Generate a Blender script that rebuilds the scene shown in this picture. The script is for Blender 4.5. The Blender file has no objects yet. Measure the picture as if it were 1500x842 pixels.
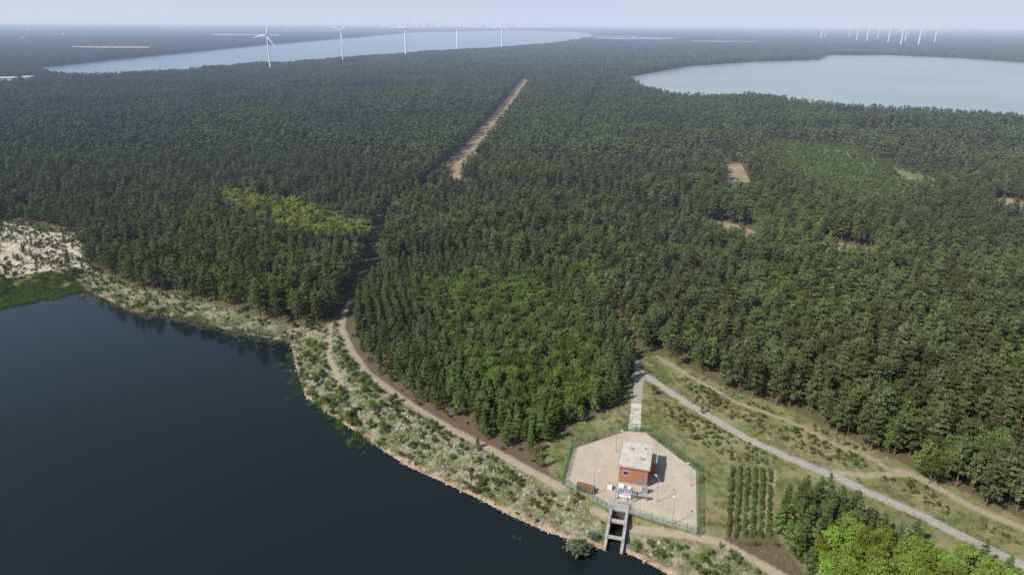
import bpy, math, numpy as np
from mathutils import Matrix, Vector
rng=np.random.default_rng(7)
scene=bpy.context.scene
scene.view_settings.view_transform='Standard'
scene.view_settings.look='None'
scene.view_settings.exposure=0
# ---------------------------------------------------------------- camera
H=100.0; F=1000.0
th=math.radians(21.2); ph=math.radians(0.35)
r0=np.array([1,0,0.]);u0=np.array([0,math.sin(th),math.cos(th)]);f0=np.array([0,math.cos(th),-math.sin(th)])
cr=r0*math.cos(ph)+u0*math.sin(ph); cu=-r0*math.sin(ph)+u0*math.cos(ph)
cam=bpy.data.cameras.new('camera'); camo=bpy.data.objects.new('camera',cam)
scene.collection.objects.link(camo); scene.camera=camo
cam.sensor_width=36; cam.lens=24; cam.clip_start=0.5; cam.clip_end=200000
M=Matrix(((cr[0],cu[0],-f0[0],0),(cr[1],cu[1],-f0[1],0),(cr[2],cu[2],-f0[2],H),(0,0,0,1)))
camo.matrix_world=M
LAND=3.0
def P(u,v,z=LAND):
    """survey: photo measurement -> ground coordinates on the plane of height z"""
    d=f0+(u-750)/F*cr-(v-421)/F*cu
    t=(z-H)/d[2]
    return (d[0]*t,d[1]*t)
def PL(l,z=LAND): return np.array([P(a,b,z) for a,b in l])
TT=12.0
# ---------------------------------------------------------------- helpers
def inside(x,y,poly):
    c=np.zeros(x.shape,bool); n=len(poly)
    for i in range(n):
        x1,y1=poly[i];x2,y2=poly[(i+1)%n]
        if y1==y2: continue
        c^=((y1>y)!=(y2>y))&(x<(x2-x1)*(y-y1)/(y2-y1)+x1)
    return c
def nearest(x,y,line,closed=False):
    d=np.full(x.shape,1e9);qx=np.zeros(x.shape);qy=np.zeros(x.shape); n=len(line)
    for i in range(n if closed else n-1):
        ax,ay=line[i];bx,by=line[(i+1)%n]
        dx,dy=bx-ax,by-ay; L=dx*dx+dy*dy+1e-9
        t=np.clip(((x-ax)*dx+(y-ay)*dy)/L,0,1)
        dd=np.hypot(x-ax-t*dx,y-ay-t*dy);k=dd<d
        d=np.where(k,dd,d);qx=np.where(k,ax+t*dx,qx);qy=np.where(k,ay+t*dy,qy)
    return d,qx,qy
def dline(x,y,line,closed=False): return nearest(x,y,line,closed)[0]
def sdp(x,y,poly):
    d=dline(x,y,poly,True)
    return np.where(inside(x,y,poly),d,-d)
def vnoise(x,y,s,seed=0):
    x=x/s+seed*13.7;y=y/s+seed*7.3
    xi=np.floor(x);yi=np.floor(y);fx=x-xi;fy=y-yi
    fx=fx*fx*(3-2*fx);fy=fy*fy*(3-2*fy)
    def hsh(a,b):
        v=np.sin(a*127.1+b*311.7+seed*17.0)*43758.5453
        return v-np.floor(v)
    return (hsh(xi,yi)*(1-fx)+hsh(xi+1,yi)*fx)*(1-fy)+(hsh(xi,yi+1)*(1-fx)+hsh(xi+1,yi+1)*fx)*fy
def cellh(x,y,s,seed=0):
    v=np.sin(np.floor(x/s)*127.1+np.floor(y/s)*311.7+seed*17.0)*43758.5453
    return v-np.floor(v)
# ---------------------------------------------------------------- node helper
class NT:
    def __init__(s,mat):
        s.nt=mat.node_tree; s.nt.nodes.clear()
        s.out=s.nt.nodes.new('ShaderNodeOutputMaterial')
    def n(s,t,ins=None,**kw):
        nd=s.nt.nodes.new(t)
        for k,v in kw.items(): setattr(nd,k,v)
        if ins:
            for k,v in ins.items():
                if isinstance(v,bpy.types.NodeSocket): s.nt.links.new(v,nd.inputs[k])
                else: nd.inputs[k].default_value=v
        return nd
    def m(s,op,a,b=0.0,c=0.0,clamp=False):
        nd=s.n('ShaderNodeMath',{0:a,1:b,2:c},operation=op); nd.use_clamp=clamp
        return nd.outputs[0]
    def mix(s,f,a,b,bt='MIX'):
        nd=s.nt.nodes.new('ShaderNodeMix'); nd.data_type='RGBA'; nd.blend_type=bt
        for k,v in ((0,f),(6,a),(7,b)):
            if isinstance(v,bpy.types.NodeSocket): s.nt.links.new(v,nd.inputs[k])
            else:
                if k>0 and len(v)==3: v=(*v,1)
                nd.inputs[k].default_value=v
        return nd.outputs[2]
    def noise(s,scale,detail=3,rough=.5,vec=None,out=0):
        if vec is None: vec=s.pos()
        return s.n('ShaderNodeTexNoise',{'Vector':vec,'Scale':scale,'Detail':detail,'Roughness':rough}).outputs[out]
    def pos(s):
        if not hasattr(s,'_p'): s._p=s.n('ShaderNodeNewGeometry').outputs['Position']
        return s._p
    def attr(s,name): return s.n('ShaderNodeAttribute',attribute_name=name).outputs['Fac']
    def fin(s,sh): s.nt.links.new(sh,s.out.inputs['Surface'])
def newmat(name):
    m=bpy.data.materials.new(name); m.use_nodes=True; return m,NT(m)
def simple(name,col,rough=.7,var=.15,scale=1.5,metal=0,spec=.3,bump=0):
    m,n=newmat(name)
    f=n.noise(scale,4,.6)
    a=tuple(c*(1-var) for c in col);b=tuple(min(1,c*(1+var)) for c in col)
    f2=n.m('MULTIPLY_ADD',f,2.0,-.5,clamp=True)
    ins={'Base Color':n.mix(f2,a,b),'Roughness':rough,'Metallic':metal,'Specular IOR Level':spec}
    if bump: ins['Normal']=n.n('ShaderNodeBump',{'Height':f,'Strength':bump,'Distance':.1}).outputs[0]
    n.fin(n.n('ShaderNodeBsdfPrincipled',ins).outputs[0]); return m
def leafmat(name,ca,cb,trans=.2,big=.45,rv=.75):
    m,n=newmat(name)
    t=n.attr('tint')
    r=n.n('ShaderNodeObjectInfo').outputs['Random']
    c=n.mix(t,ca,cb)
    k=n.m('MULTIPLY_ADD',r,rv,1-rv/2)
    st=n.noise(.011,2,.6)
    k2=n.m('MULTIPLY_ADD',st,big*2,1-big)
    k=n.m('MULTIPLY',k,k2)
    v=n.n('ShaderNodeHueSaturation',{'Hue':n.m('MULTIPLY_ADD',r,.04,.473),'Saturation':n.m('MULTIPLY_ADD',st,.7,.60),'Value':k,'Color':c}).outputs[0]
    d=n.n('ShaderNodeBsdfDiffuse',{'Color':v,'Roughness':.5}).outputs[0]
    if trans:
        tr=n.n('ShaderNodeBsdfTranslucent',{'Color':v}).outputs[0]
        d=n.n('ShaderNodeMixShader',{0:trans,1:d,2:tr}).outputs[0]
    n.fin(d); return m
# ---------------------------------------------------------------- mesh builder
class B:
    def __init__(s): s.V=[];s.Fc=[];s.M=[];s.T=[];s.n=0
    def add(s,V,Fc,mat=0,tint=.5):
        V=np.asarray(V,float); k=len(V)
        s.V.append(V); s.T.append(np.full(k,tint) if np.isscalar(tint) else tint)
        for f in Fc: s.Fc.append(tuple(int(i)+s.n for i in f)); s.M.append(mat)
        s.n+=k
    def tube(s,p0,p1,ra,rb,sides=6,mat=0,cap=True):
        p0=np.array(p0,float);p1=np.array(p1,float);d=p1-p0;d/=np.linalg.norm(d)+1e-9
        a=np.cross(d,[0,0,1] if abs(d[2])<.9 else [1,0,0]);a/=np.linalg.norm(a);b=np.cross(d,a)
        an=np.arange(sides)*2*math.pi/sides
        ring=np.outer(np.cos(an),a)+np.outer(np.sin(an),b)
        V=np.vstack([p0+ring*ra,p1+ring*rb])
        Fc=[(i,(i+1)%sides,sides+(i+1)%sides,sides+i) for i in range(sides)]
        if cap: Fc+= [tuple(range(sides-1,-1,-1)),tuple(range(sides,2*sides))]
        s.add(V,Fc,mat)
    def box(s,c,size,mat=0,rot=0):
        x,y,z=[v/2 for v in size]
        V=np.array([(-x,-y,-z),(x,-y,-z),(x,y,-z),(-x,y,-z),(-x,-y,z),(x,-y,z),(x,y,z),(-x,y,z)])
        cc,ss=math.cos(rot),math.sin(rot)
        V=V@np.array([[cc,ss,0],[-ss,cc,0],[0,0,1]])+np.array(c)
        s.add(V,[(0,3,2,1),(4,5,6,7),(0,1,5,4),(1,2,6,5),(2,3,7,6),(3,0,4,7)],mat)
    def leaves(s,c,rad,n,ls,rg,flat=.6,up=.7,out=None,mat=1,tint=.5,asp=.55):
        p=c+rg.normal(0,.5,(n,3))*np.array([rad,rad,rad*flat])
        nr=rg.normal(0,.7,(n,3)); nr[:,2]+=up
        if out is not None: nr+=out*.9
        nr/=np.linalg.norm(nr,axis=1)[:,None]
        t=np.cross(nr,rg.normal(0,1,(n,3)));t/=np.linalg.norm(t,axis=1)[:,None]
        b=np.cross(nr,t)
        L=ls*rg.uniform(.6,1.3,(n,1));W=L*asp
        V=np.stack([p-t*L*.5,p-b*W*.5+t*L*.1,p+t*L*.5,p+b*W*.5-t*L*.1],1).reshape(-1,3)
        Fc=np.arange(4*n).reshape(n,4)
        s.add(V,Fc,mat,np.repeat(np.clip(tint+rg.normal(0,.15,n),0,1),4))
    def mesh(s,name,mats,smooth=False):
        me=bpy.data.meshes.new(name)
        me.from_pydata(np.vstack(s.V).tolist(),[],s.Fc)
        for m in mats: me.materials.append(m)
        me.polygons.foreach_set('material_index',s.M)
        if smooth: me.polygons.foreach_set('use_smooth',[True]*len(s.M))
        a=me.attributes.new('tint','FLOAT','POINT'); a.data.foreach_set('value',np.concatenate(s.T))
        me.update(); return me
def obj(name,me,parent=None,loc=(0,0,0),rot=0,coll=None,scale=None):
    o=bpy.data.objects.new(name,me); (coll or scene.collection).objects.link(o)
    o.location=loc; o.rotation_euler=(0,0,rot)
    if scale is not None: o.scale=(scale,)*3 if np.isscalar(scale) else scale
    if parent: o.parent=parent
    return o
# ---------------------------------------------------------------- materials
M_bark=simple('pine_bark',(.21,.13,.085),.9,.3,4)
M_bark2=simple('grey_bark',(.16,.14,.11),.9,.3,4)
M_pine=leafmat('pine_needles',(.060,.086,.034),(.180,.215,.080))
M_ypine=leafmat('young_pine_needles',(.060,.096,.032),(.155,.210,.068))
M_far=leafmat('distant_needles',(.064,.090,.038),(.155,.190,.074),0)
M_oak=leafmat('oak_leaves',(.080,.125,.027),(.175,.235,.055))
M_birch=leafmat('robinia_leaves',(.19,.235,.035),(.33,.37,.075))
M_lime=leafmat('poplar_leaves',(.115,.185,.026),(.24,.32,.055))
M_shrub=leafmat('shrub_leaves',(.072,.105,.032),(.17,.205,.075))
M_willow=leafmat('willow_leaves',(.10,.13,.07),(.20,.22,.13))
M_wither=leafmat('withered_needles',(.18,.09,.05),(.32,.18,.11))
M_grass=leafmat('grass_blades',(.12,.16,.05),(.27,.27,.13))
M_reed=leafmat('reed_blades',(.09,.17,.025),(.20,.29,.05))
M_deadw=simple('dead_wood',(.18,.16,.14),.9,.3,3)
M_rock=simple('pale_rock',(.40,.365,.31),.9,.35,.8,bump=.3)
M_sandr=simple('pale_sand_block',(.50,.45,.38),.95,.3,.4,bump=.3)
M_conc=simple('concrete',(.38,.36,.32),.85,.22,.9,bump=.1)
M_white=simple('white_paint',(.78,.78,.77),.45,.04,.2)
M_steel=simple('galvanised_steel',(.45,.46,.47),.45,.1,2,metal=.5)
M_green=simple('green_fence_paint',(.03,.15,.07),.5,.1,2)
M_dark=simple('dark_opening',(.02,.02,.02),.6,.2,2)
M_glass=simple('window_glass',(.03,.04,.05),.1,.1,2,spec=.6)
M_door=simple('grey_door_paint',(.20,.21,.22),.5,.1,2)
M_wood=simple('weathered_wood',(.20,.11,.06),.85,.3,3)
# ---------------------------------------------------------------- trees
def make_pine(name,rg,Ht,R,cb,nl,lp,ls,coll,mats,limbs=True,sides=6,ex=.6,off=(0,0),b=None,tsh=0,whorl=5):
    own=b is None
    if own: b=B()
    o=np.array([off[0],off[1],0.])
    lean=rg.normal(0,.02*Ht,2)
    ax=lambda z:o+np.array([lean[0]*(z/Ht)**2,lean[1]*(z/Ht)**2,z])
    r=.014*Ht
    zs=[-.3,Ht*.3,Ht*.65,Ht*.97]
    for i in range(3): b.tube(ax(zs[i]) if i else o+[0,0,-.3],ax(zs[i+1]),r*(1-.3*i),r*(1-.3*(i+1)),sides,0,False)
    nw=max(1,nl//whorl)
    for i in range(nl):
        t=min(.98,(i//whorl+rg.uniform(0,.6))/nw); zc=cb+(Ht-cb)*t
        prof=(1-t)**ex*(.75+.25*min(1,t*4))
        rr=R*prof*rg.uniform(.6,1.2); az=i*2*math.pi/whorl+(i//whorl)*.7+rg.uniform(-.4,.4)
        dr=np.array([math.cos(az),math.sin(az),0]); tip=ax(zc)+dr*rr+np.array([0,0,rr*rg.uniform(.0,.4)])
        if limbs: b.tube(ax(zc),tip,.05,.015,3,0,False)
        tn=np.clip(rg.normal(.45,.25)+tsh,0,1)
        for fr,w in ((.4,.7),(.72,.95),(1.0,.9)):
            if rr<.5 and fr<.9: continue
            c=ax(zc)*(1-fr)+tip*fr
            b.leaves(c,R*.28*w,int(lp*w),ls,rg,.5,.8,dr*.4,1,np.clip(tn+.25*(fr-.6),0,1),.62)  # tint rises toward limb tips: inner crown shade put into the leaf colour
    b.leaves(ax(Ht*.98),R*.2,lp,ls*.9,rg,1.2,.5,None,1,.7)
    if own:
        me=b.mesh(name,mats); return obj(name,me,coll=coll)
def make_decid(name,rg,Ht,R,cb,ncl,lp,ls,coll,mats,multi=1):
    b=B(); cz=(Ht+cb)/2; hz=(Ht-cb)/2
    for k in range(multi):
        a=rg.uniform(0,6.28);d=0 if multi==1 else R*.3
        b.tube((0,0,-.3),(math.cos(a)*d,math.sin(a)*d,cz),.013*Ht+.02,.006*Ht+.01,6,0,False)
    for i in range(ncl):
        v=rg.normal(0,1,3); v/=np.linalg.norm(v)
        if v[2]<-.5: v[2]*=-.5
        q=rg.uniform(.55,1.0)*rg.uniform(.75,1.15)
        c=np.array([v[0]*R*q,v[1]*R*q,cz+v[2]*hz*q])
        if i%2==0: b.tube((0,0,cb+(cz-cb)*.6),c,.05*Ht/8,.015,3,0,False)
        b.leaves(c,R*.27,lp,ls,rg,.7,.5,v*.6,1,np.clip(rg.normal(.5,.25),0,1),.7)
    me=b.mesh(name,mats); return obj(name,me,coll=coll)
def coll(name): return bpy.data.collections.new(name)
C_pine=coll('pine_trees');C_mid=coll('distant_pine_trees');C_far=coll('pine_stands');C_vfar=coll('woodland_blocks')
C_yp=coll('young_pines');C_oak=coll('oaks');C_birch=coll('robinias');C_lime=coll('poplars');C_shrub=coll('shrub_plants');C_rock=coll('boulder_pieces');C_srock=coll('sand_blocks')
C_tuft=coll('grass_clumps');C_reed=coll('reed_clumps');C_dead=coll('dead_branches');C_will=coll('willows')
for i in range(8):
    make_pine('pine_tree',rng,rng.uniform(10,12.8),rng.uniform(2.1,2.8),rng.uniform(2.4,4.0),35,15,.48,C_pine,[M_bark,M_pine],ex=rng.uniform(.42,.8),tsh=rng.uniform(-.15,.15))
make_pine('pine_tree_withered',rng,10.5,1.9,3.5,25,10,.42,C_pine,[M_bark,M_wither])
for i in range(5):
    make_pine('pine_tree_distant',rng,rng.uniform(10,12.5),rng.uniform(2.4,2.9),3.2,15,8,1.0,C_mid,[M_bark,M_far],limbs=False,sides=4,ex=.6,whorl=4)
for i in range(4):
    b=B()
    for k in range(13):
        make_pine('',rng,rng.uniform(9.5,12.5),rng.uniform(2.4,3.1),3,8,4,2.0,None,None,limbs=False,sides=3,off=rng.uniform(-7.5,7.5,2),b=b,ex=.6,whorl=3)
    obj('pine_stand',b.mesh('pine_stand',[M_bark,M_far]),coll=C_far)
for i in range(3):
    b=B()
    for k in range(75):
        c=np.array([*rng.uniform(-28,28,2),rng.uniform(7,11)])
        b.leaves(c,4.5,10,6,rng,.5,.9,None,1,rng.uniform(.2,.8),.9)
        b.tube((c[0],c[1],0),c,.6,.3,3,0,False)
    obj('woodland_block',b.mesh('woodland_block',[M_bark,M_far]),coll=C_vfar)
for i in range(5): make_pine('young_pine',rng,rng.uniform(6.5,8.5),rng.uniform(1.5,1.9),1.2,30,13,.44,C_yp,[M_bark,M_ypine],ex=.75)
for i in range(5): make_decid('oak_tree',rng,rng.uniform(6,8),rng.uniform(1.9,2.4),1.2,62,17,.42,C_oak,[M_bark2,M_oak])
for i in range(3): make_decid('robinia_tree',rng,rng.uniform(7.5,9.5),rng.uniform(2.,2.6),1.5,45,16,.55,C_birch,[M_bark2,M_birch])
for i in range(4): make_decid('poplar_tree',rng,rng.uniform(5,7),rng.uniform(1.7,2.2),.8,64,17,.36,C_lime,[M_bark2,M_lime])
for i in range(4): make_decid('shrub_plant',rng,rng.uniform(1.5,2.2),rng.uniform(.9,1.2),.1,26,16,.26,C_shrub,[M_bark2,M_shrub],3)
make_decid('willow_shrub_plant',rng,2.2,1.5,.1,40,18,.3,C_will,[M_bark2,M_willow],4)
import bmesh
for i in range(5):
  for nm_,mt,cc in(('boulder_piece',M_rock,C_rock),('sand_block',M_sandr,C_srock)):
    bm=bmesh.new(); bmesh.ops.create_icosphere(bm,subdivisions=2,radius=.5)
    sc=rng.uniform(.6,1.2,3);off=rng.uniform(0,9,3)
    for v in bm.verts:
        c=np.array(v.co); k=1+.28*math.sin(c[0]*5+off[0])*math.cos(c[1]*6+off[1])+.2*math.sin(c[2]*9+off[2])+rng.uniform(-.06,.06)
        v.co=Vector((c*k*sc).tolist())
    me=bpy.data.meshes.new(nm_);bm.to_mesh(me);bm.free();me.materials.append(mt);obj(nm_,me,coll=cc)
def blades(name,n,h,spread,w,mat,c):
    b=B()
    for k in range(n):
        p=np.array([*rng.normal(0,spread,2),-.05]); d=np.array([*rng.normal(0,.28,2),1])*h*rng.uniform(.6,1.2); a=rng.uniform(0,6.28)
        q=np.array([math.cos(a),math.sin(a),0])*w
        b.add([p-q,p+q,p+d*.6+q*.8,p+d,p+d*.6-q*.8],[(0,1,2,3,4)],0,rng.uniform(0,1))
    obj(name,b.mesh(name,[mat]),coll=c)
for i in range(3): blades('grass_clump',40,.36,.5,.05,M_grass,C_tuft)
for i in range(3): blades('reed_clump',60,1.5,.7,.05,M_reed,C_reed)
for i in range(3):
    b=B()
    for k in range(12):
        a=rng.uniform(0,6.28);l=rng.uniform(.8,2.2)
        e=np.array([math.cos(a)*l,math.sin(a)*l,rng.uniform(.1,.9)]); b.tube((0,0,-.1),e,.05,.02,4)
        for q in range(2):
            st=e*rng.uniform(.4,.8); b.tube(st,st+rng.normal(0,.45,3)*[1,1,.4]+[0,0,.2],.025,.01,3)
    obj('dead_branch',b.mesh('dead_branch',[M_deadw]),coll=C_dead)

def instancer(name,x,y,z,sc,collection,ncol,rot=None,idx=None,tilt=0.0):
    n=len(x)
    if n==0: return
    me=bpy.data.meshes.new(name); me.vertices.add(n)
    me.vertices.foreach_set('co',np.stack([x,y,z],1).astype(np.float32).ravel())
    if rot is None: rot=rng.uniform(0,6.283,n)
    R=np.stack([rng.normal(0,1,n)*tilt,rng.normal(0,1,n)*tilt,rot],1).astype(np.float32)
    a=me.attributes.new('i_rot','FLOAT_VECTOR','POINT');a.data.foreach_set('vector',R.ravel())
    sc=np.asarray(sc,np.float32)
    if sc.ndim==1: sc=np.stack([sc,sc,sc],1)
    a=me.attributes.new('i_scale','FLOAT_VECTOR','POINT');a.data.foreach_set('vector',np.ascontiguousarray(sc).ravel())
    if idx is None: idx=rng.integers(0,ncol,n)
    a=me.attributes.new('i_idx','INT','POINT');a.data.foreach_set('value',idx.astype(np.int32))
    o=obj(name,me)
    g=bpy.data.node_groups.new(name+'_scatter','GeometryNodeTree')
    g.interface.new_socket('Geometry',in_out='INPUT',socket_type='NodeSocketGeometry')
    g.interface.new_socket('Geometry',in_out='OUTPUT',socket_type='NodeSocketGeometry')
    N=g.nodes.new;L=g.links.new
    gi=N('NodeGroupInput');go=N('NodeGroupOutput');ip=N('GeometryNodeInstanceOnPoints')
    ci=N('GeometryNodeCollectionInfo');ci.inputs['Collection'].default_value=collection
    ci.inputs['Separate Children'].default_value=True;ci.inputs['Reset Children'].default_value=True
    def na(nm,dt):
        q=N('GeometryNodeInputNamedAttribute');q.data_type=dt;q.inputs['Name'].default_value=nm
        return q.outputs['Attribute']
    L(gi.outputs[0],ip.inputs['Points']);L(ci.outputs[0],ip.inputs['Instance'])
    ip.inputs['Pick Instance'].default_value=True
    L(na('i_idx','INT'),ip.inputs['Instance Index']);L(na('i_rot','FLOAT_VECTOR'),ip.inputs['Rotation']);L(na('i_scale','FLOAT_VECTOR'),ip.inputs['Scale'])
    L(ip.outputs[0],go.inputs[0])
    md=o.modifiers.new('scatter','NODES');md.node_group=g
    return o
# ---------------------------------------------------------------- site plan
shore=[(-600,500),(-200,465),(0,440),(40,431),(75,429),(115,421),(150,436),(190,456),(240,461),(290,471),(330,483),(380,493),(425,501),(433,540),(446,580),(480,606),(520,632),(560,660),(600,685),(650,707),(700,731),(750,757),(800,779),(850,797),(885,805),(915,809),(950,826),(980,843),(1080,900),(1400,1100)]
LAKE=np.vstack([PL(shore,0),[(150,20),(200,-400),(-900,-400),(-900,150)]])
edge=[(-900,318),(0,322),(60,328),(125,345),(128,392),(190,422),(260,432),(330,452),(400,470),(450,478),(495,466),(508,440),(516,435),(525,450),(530,500),(565,540),(610,572),(665,605),(710,632),(750,652),(790,668),(802,645),(850,618),(905,592),(922,562),(916,540),(922,522),(935,530),(945,522),(962,516),(1010,545),(1080,580),(1160,605),(1260,655),(1330,680),(1345,705),(1420,735),(1500,765),(1900,930)]
OPEN=np.vstack([PL(edge),PL([(1900,1500)]),[(200,-400),(-900,-400)]])
BLOCKE=[(528,505),(565,545),(610,576),(660,606),(705,636),(750,657),(790,672)]
BLOCK=PL([(520,445),(560,398),(620,388),(720,384),(840,420),(900,468),(930,530),(922,562),(905,592),(850,618),(802,645)]+BLOCKE[::-1])
OAK=PL([(600,440),(680,408),(800,432),(865,480),(905,540),(880,598),(830,622),(780,610),(720,580),(660,530)])
ROBI=PL([(320,295),(390,300),(440,312),(480,330),(546,342),(552,372),(500,376),(440,362),(390,346),(330,318)])
THICK=PL([(1135,790),(1150,735),(1200,722),(1245,750),(1300,782),(1380,812),(1440,835),(1500,861),(1600,905),(1600,1050),(1250,950),(1165,830)])
THL=PL([(1180,810),(1235,780),(1300,795),(1380,812),(1500,861),(1600,905),(1600,1050),(1250,950)])
GRASS=PL([(788,695),(800,650),(850,618),(905,592),(922,562),(920,535),(935,530),(962,510),(1010,540),(1080,575),(1160,600),(1260,650),(1345,690),(1500,760),(1900,930),(1700,1100),(1300,950),(1160,850),(1060,795),(960,775),(880,750),(830,715)])
BANK=np.vstack([PL([(-900,318),(0,318),(125,340),(135,390),(190,420),(260,430),(330,450),(400,468),(450,476),(500,460),(508,500),(536,548),(600,598),(660,634),(720,664),(780,697),(830,714),(880,752),(960,778),(1060,799),(1160,855),(1300,950)]),[(200,20),(200,-400),(-900,-400)]])
HEATH=[PL([(508,480),(530,500),(570,540),(620,565),(670,595),(710,625),(750,650),(795,668),(812,705),(780,696),(720,664),(660,634),(600,598),(536,548)]),PL([(1058,792),(1100,778),(1135,780),(1180,842),(1280,930),(1160,855)])]
YARD=PL([(828,708),(842,657),(918,632),(944,634),(1019,690),(1020,781),(921,750),(890,744)])
tracks=[([(515,438),(505,455),(500,480),(513,510),(536,545),(600,592),(660,628),(720,658),(780,691),(822,712)],1.15),
 ([(870,742),(930,765),(1000,778),(1060,795),(1160,850),(1300,940)],1.0),
 ([(485,470),(482,520),(500,560)],.7),
 ([(924,520),(930,535),(936,548)],1.6),
 ([(962,522),(1010,550),(1080,590),(1160,618),(1230,655),(1270,668),(1300,685),(1335,693)],.7),
 ([(1225,692),(1270,696),(1335,693),(1420,740),(1500,775),(1600,815)],1.1),
 ([(1133,690),(1128,730),(1118,775)],.7)]
roads=[([(932,540),(975,570),(1030,605),(1100,645),(1160,672),(1230,700),(1270,720),(1350,755),(1440,800),(1500,828),(1700,915)],1.35),
 ([(930,540),(936,556),(934,580),(931,595)],1.3)]
tracks=[(PL(a),w) for a,w in tracks]; roads=[(PL(a),w) for a,w in roads]
# intake local frame
A0=np.array(P(908,742)); ROT=-math.radians(15.0)
ex=np.array([math.cos(ROT),math.sin(ROT)]);ey=np.array([-math.sin(ROT),math.cos(ROT)])
def Lc(x,y):
    return (x-A0[0])*ex[0]+(y-A0[1])*ex[1],(x-A0[0])*ey[0]+(y-A0[1])*ey[1]
def W(lx,ly): return A0+ex*lx+ey*ly
def height(x,y):
    d=-sdp(x,y,LAKE)
    t=np.clip(d/13,0,1); land=LAND*(t*t*(3-2*t)*.6+t*.4)
    hh=np.where(d>0,land+np.where(d<12,.25*(vnoise(x,y,2.5,3)-.5)*np.minimum(1,d/3)*np.clip((13-d)/4,0,1),0),np.maximum(-5,d*.35))
    lx,ly=Lc(x,y)
    return np.where((np.abs(lx)<1.5)&(ly<.6)&(ly>-16),np.minimum(hh,-2.0),hh)
# far lakes
LAKE_L=np.vstack([PL([(45,101),(150,90),(260,79),(380,67),(500,57),(600,48),(740,45.5),(850,47),(872,51)],3),PL([(850,58),(800,65),(700,72),(600,78),(500,86),(420,92),(380,92),(260,104),(150,109),(80,107)],TT)])
LAKE_R=np.vstack([PL([(905,116),(960,106),(1000,98),(1100,91),(1198,88),(1212,81),(1300,81),(1400,85),(1500,92),(1700,100),(2000,110)],3),PL([(2000,215),(1700,190),(1500,171),(1400,163),(1370,160),(1300,157),(1200,150),(1100,137),(1040,139),(990,138),(940,124)],TT)])
def clr(far,near): return np.vstack([PL(far,3),PL(near[::-1],TT)])
CLEAR=[clr([(643,250),(689,205),(733,155),(768,113)],[(666,265),(705,210),(746,160),(775,117)]),
 clr([(665,270),(760,277),(850,284),(900,292),(1000,314),(1060,332)],[(665,264),(760,270),(850,277),(900,285),(1000,306),(1060,326)]),
 clr([(1052,323),(1085,331),(1112,341)],[(1054,327),(1083,335),(1108,344)]),
 clr([(1055,241),(1086,240),(1098,264)],[(1064,262),(1073,273),(1098,275)]),
 clr([(430,132),(540,131),(640,127)],[(430,130),(540,130),(640,126)]),
 clr([(1090,191),(1250,190),(1400,189)],[(1090,188),(1250,188),(1400,187)]),
 clr([(1330,259),(1350,263),(1375,269)],[(1330,260),(1350,265),(1375,270)]),
 clr([(1198,346),(1240,358),(1285,366)],[(1200,350),(1245,365),(1280,372)]),
 clr([(1455,288),(1480,291),(1505,297)],[(1455,289),(1480,293),(1505,299)])]
PLANT=clr([(1105,209),(1235,213),(1370,262)],[(1150,245),(1225,285),(1330,290)])
GAPS=[(PL([(512,445),(545,400),(552,365),(560,330),(600,300),(650,258)]),4.0),
 (PL([(-200,270),(90,266),(330,272),(540,318)]),3.0),(PL([(800,262),(850,190),(880,125)]),2.8),(PL([(1290,378),(1400,388),(1650,420)]),4.0),
 (PL([(1090,275),(1190,350)]),3.5),(PL([(420,240),(640,205)]),3.5),(PL([(985,200),(1060,240)]),5)]
# farm fields
fields=[]
for a in [(860,56,1000,61),(1000,60,1120,65),(90,68,230,76),(0,52,90,56),(300,50,420,54),(900,46,1020,48.5),(1130,52,1190,55),(250,60,330,63),(430,47,520,48.5),(1220,66,1420,70),(1380,50,1500,53),(600,40,700,41),(1050,44.5,1200,46),(120,44,260,46),(1180,72,1260,74),(880,66,960,69),(0,78,60,82),(930,78,1010,81),(1010,70,1080,72)]:
    u1,v1,u2,v2=a
    fields.append(PL([(u1,v1),(u2,v1+1),(u2-10,v2),(u1+15,v2-.5)]))
excl=[LAKE_L,LAKE_R]+CLEAR+fields
def keep(x,y):
    k=~inside(x,y,OPEN)
    for q in excl: k&=~inside(x,y,q)
    for g,w in GAPS: k&=dline(x,y,g)>w
    return k
def grid(y0,y1,sp,wid=.80,jit=.33,marg=45):
    ys=np.arange(y0,y1,sp*.87);X=[];Y=[]
    for i,yy in enumerate(ys):
        w=wid*yy+marg; xs=np.arange(-w,w,sp)+(i%2)*sp*.5
        X.append(xs);Y.append(np.full(len(xs),yy))
    X=np.concatenate(X);Y=np.concatenate(Y)
    return X+rng.uniform(-jit,jit,len(X))*sp,Y+rng.uniform(-jit,jit,len(X))*sp
def stand(x,y): return .80+.22*vnoise(x,y,60,5)+.22*cellh(x+.3*y,y-.3*x,150,2)
# near forest
x,y=grid(60,480,3.75,jit=.4);k=keep(x,y)
inr=inside(x,y,ROBI);ir=inr&(vnoise(x,y,9,5)+.4*rng.uniform(-1,1,len(x))>.33);ip=inside(x,y,PLANT)
ib=inside(x,y,BLOCK)
mixd=(vnoise(x,y,24,21)>.70)&(rng.uniform(0,1,len(x))<.5)
base=k&(~ib)&~ir&~ip&~((np.abs(sdp(x,y,BLOCK))<2))&(rng.uniform(0,1,len(x))>.05)
k1=base&~mixd
xs,ys=x[k1],y[k1];n=len(xs);s=stand(xs,ys)*rng.uniform(.76,1.15,n)
s=np.where(inside(xs,ys,ROBI),s*.7,s)
idx=np.where(rng.uniform(0,1,n)<.003,8,rng.integers(0,8,n))
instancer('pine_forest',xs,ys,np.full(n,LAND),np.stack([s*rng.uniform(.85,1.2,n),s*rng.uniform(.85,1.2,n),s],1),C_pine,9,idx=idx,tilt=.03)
k1=base&mixd;xs,ys=x[k1],y[k1];instancer('mixed_oak_stand',xs,ys,np.full(len(xs),LAND),rng.uniform(.9,1.3,len(xs)),C_oak,5)
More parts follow.
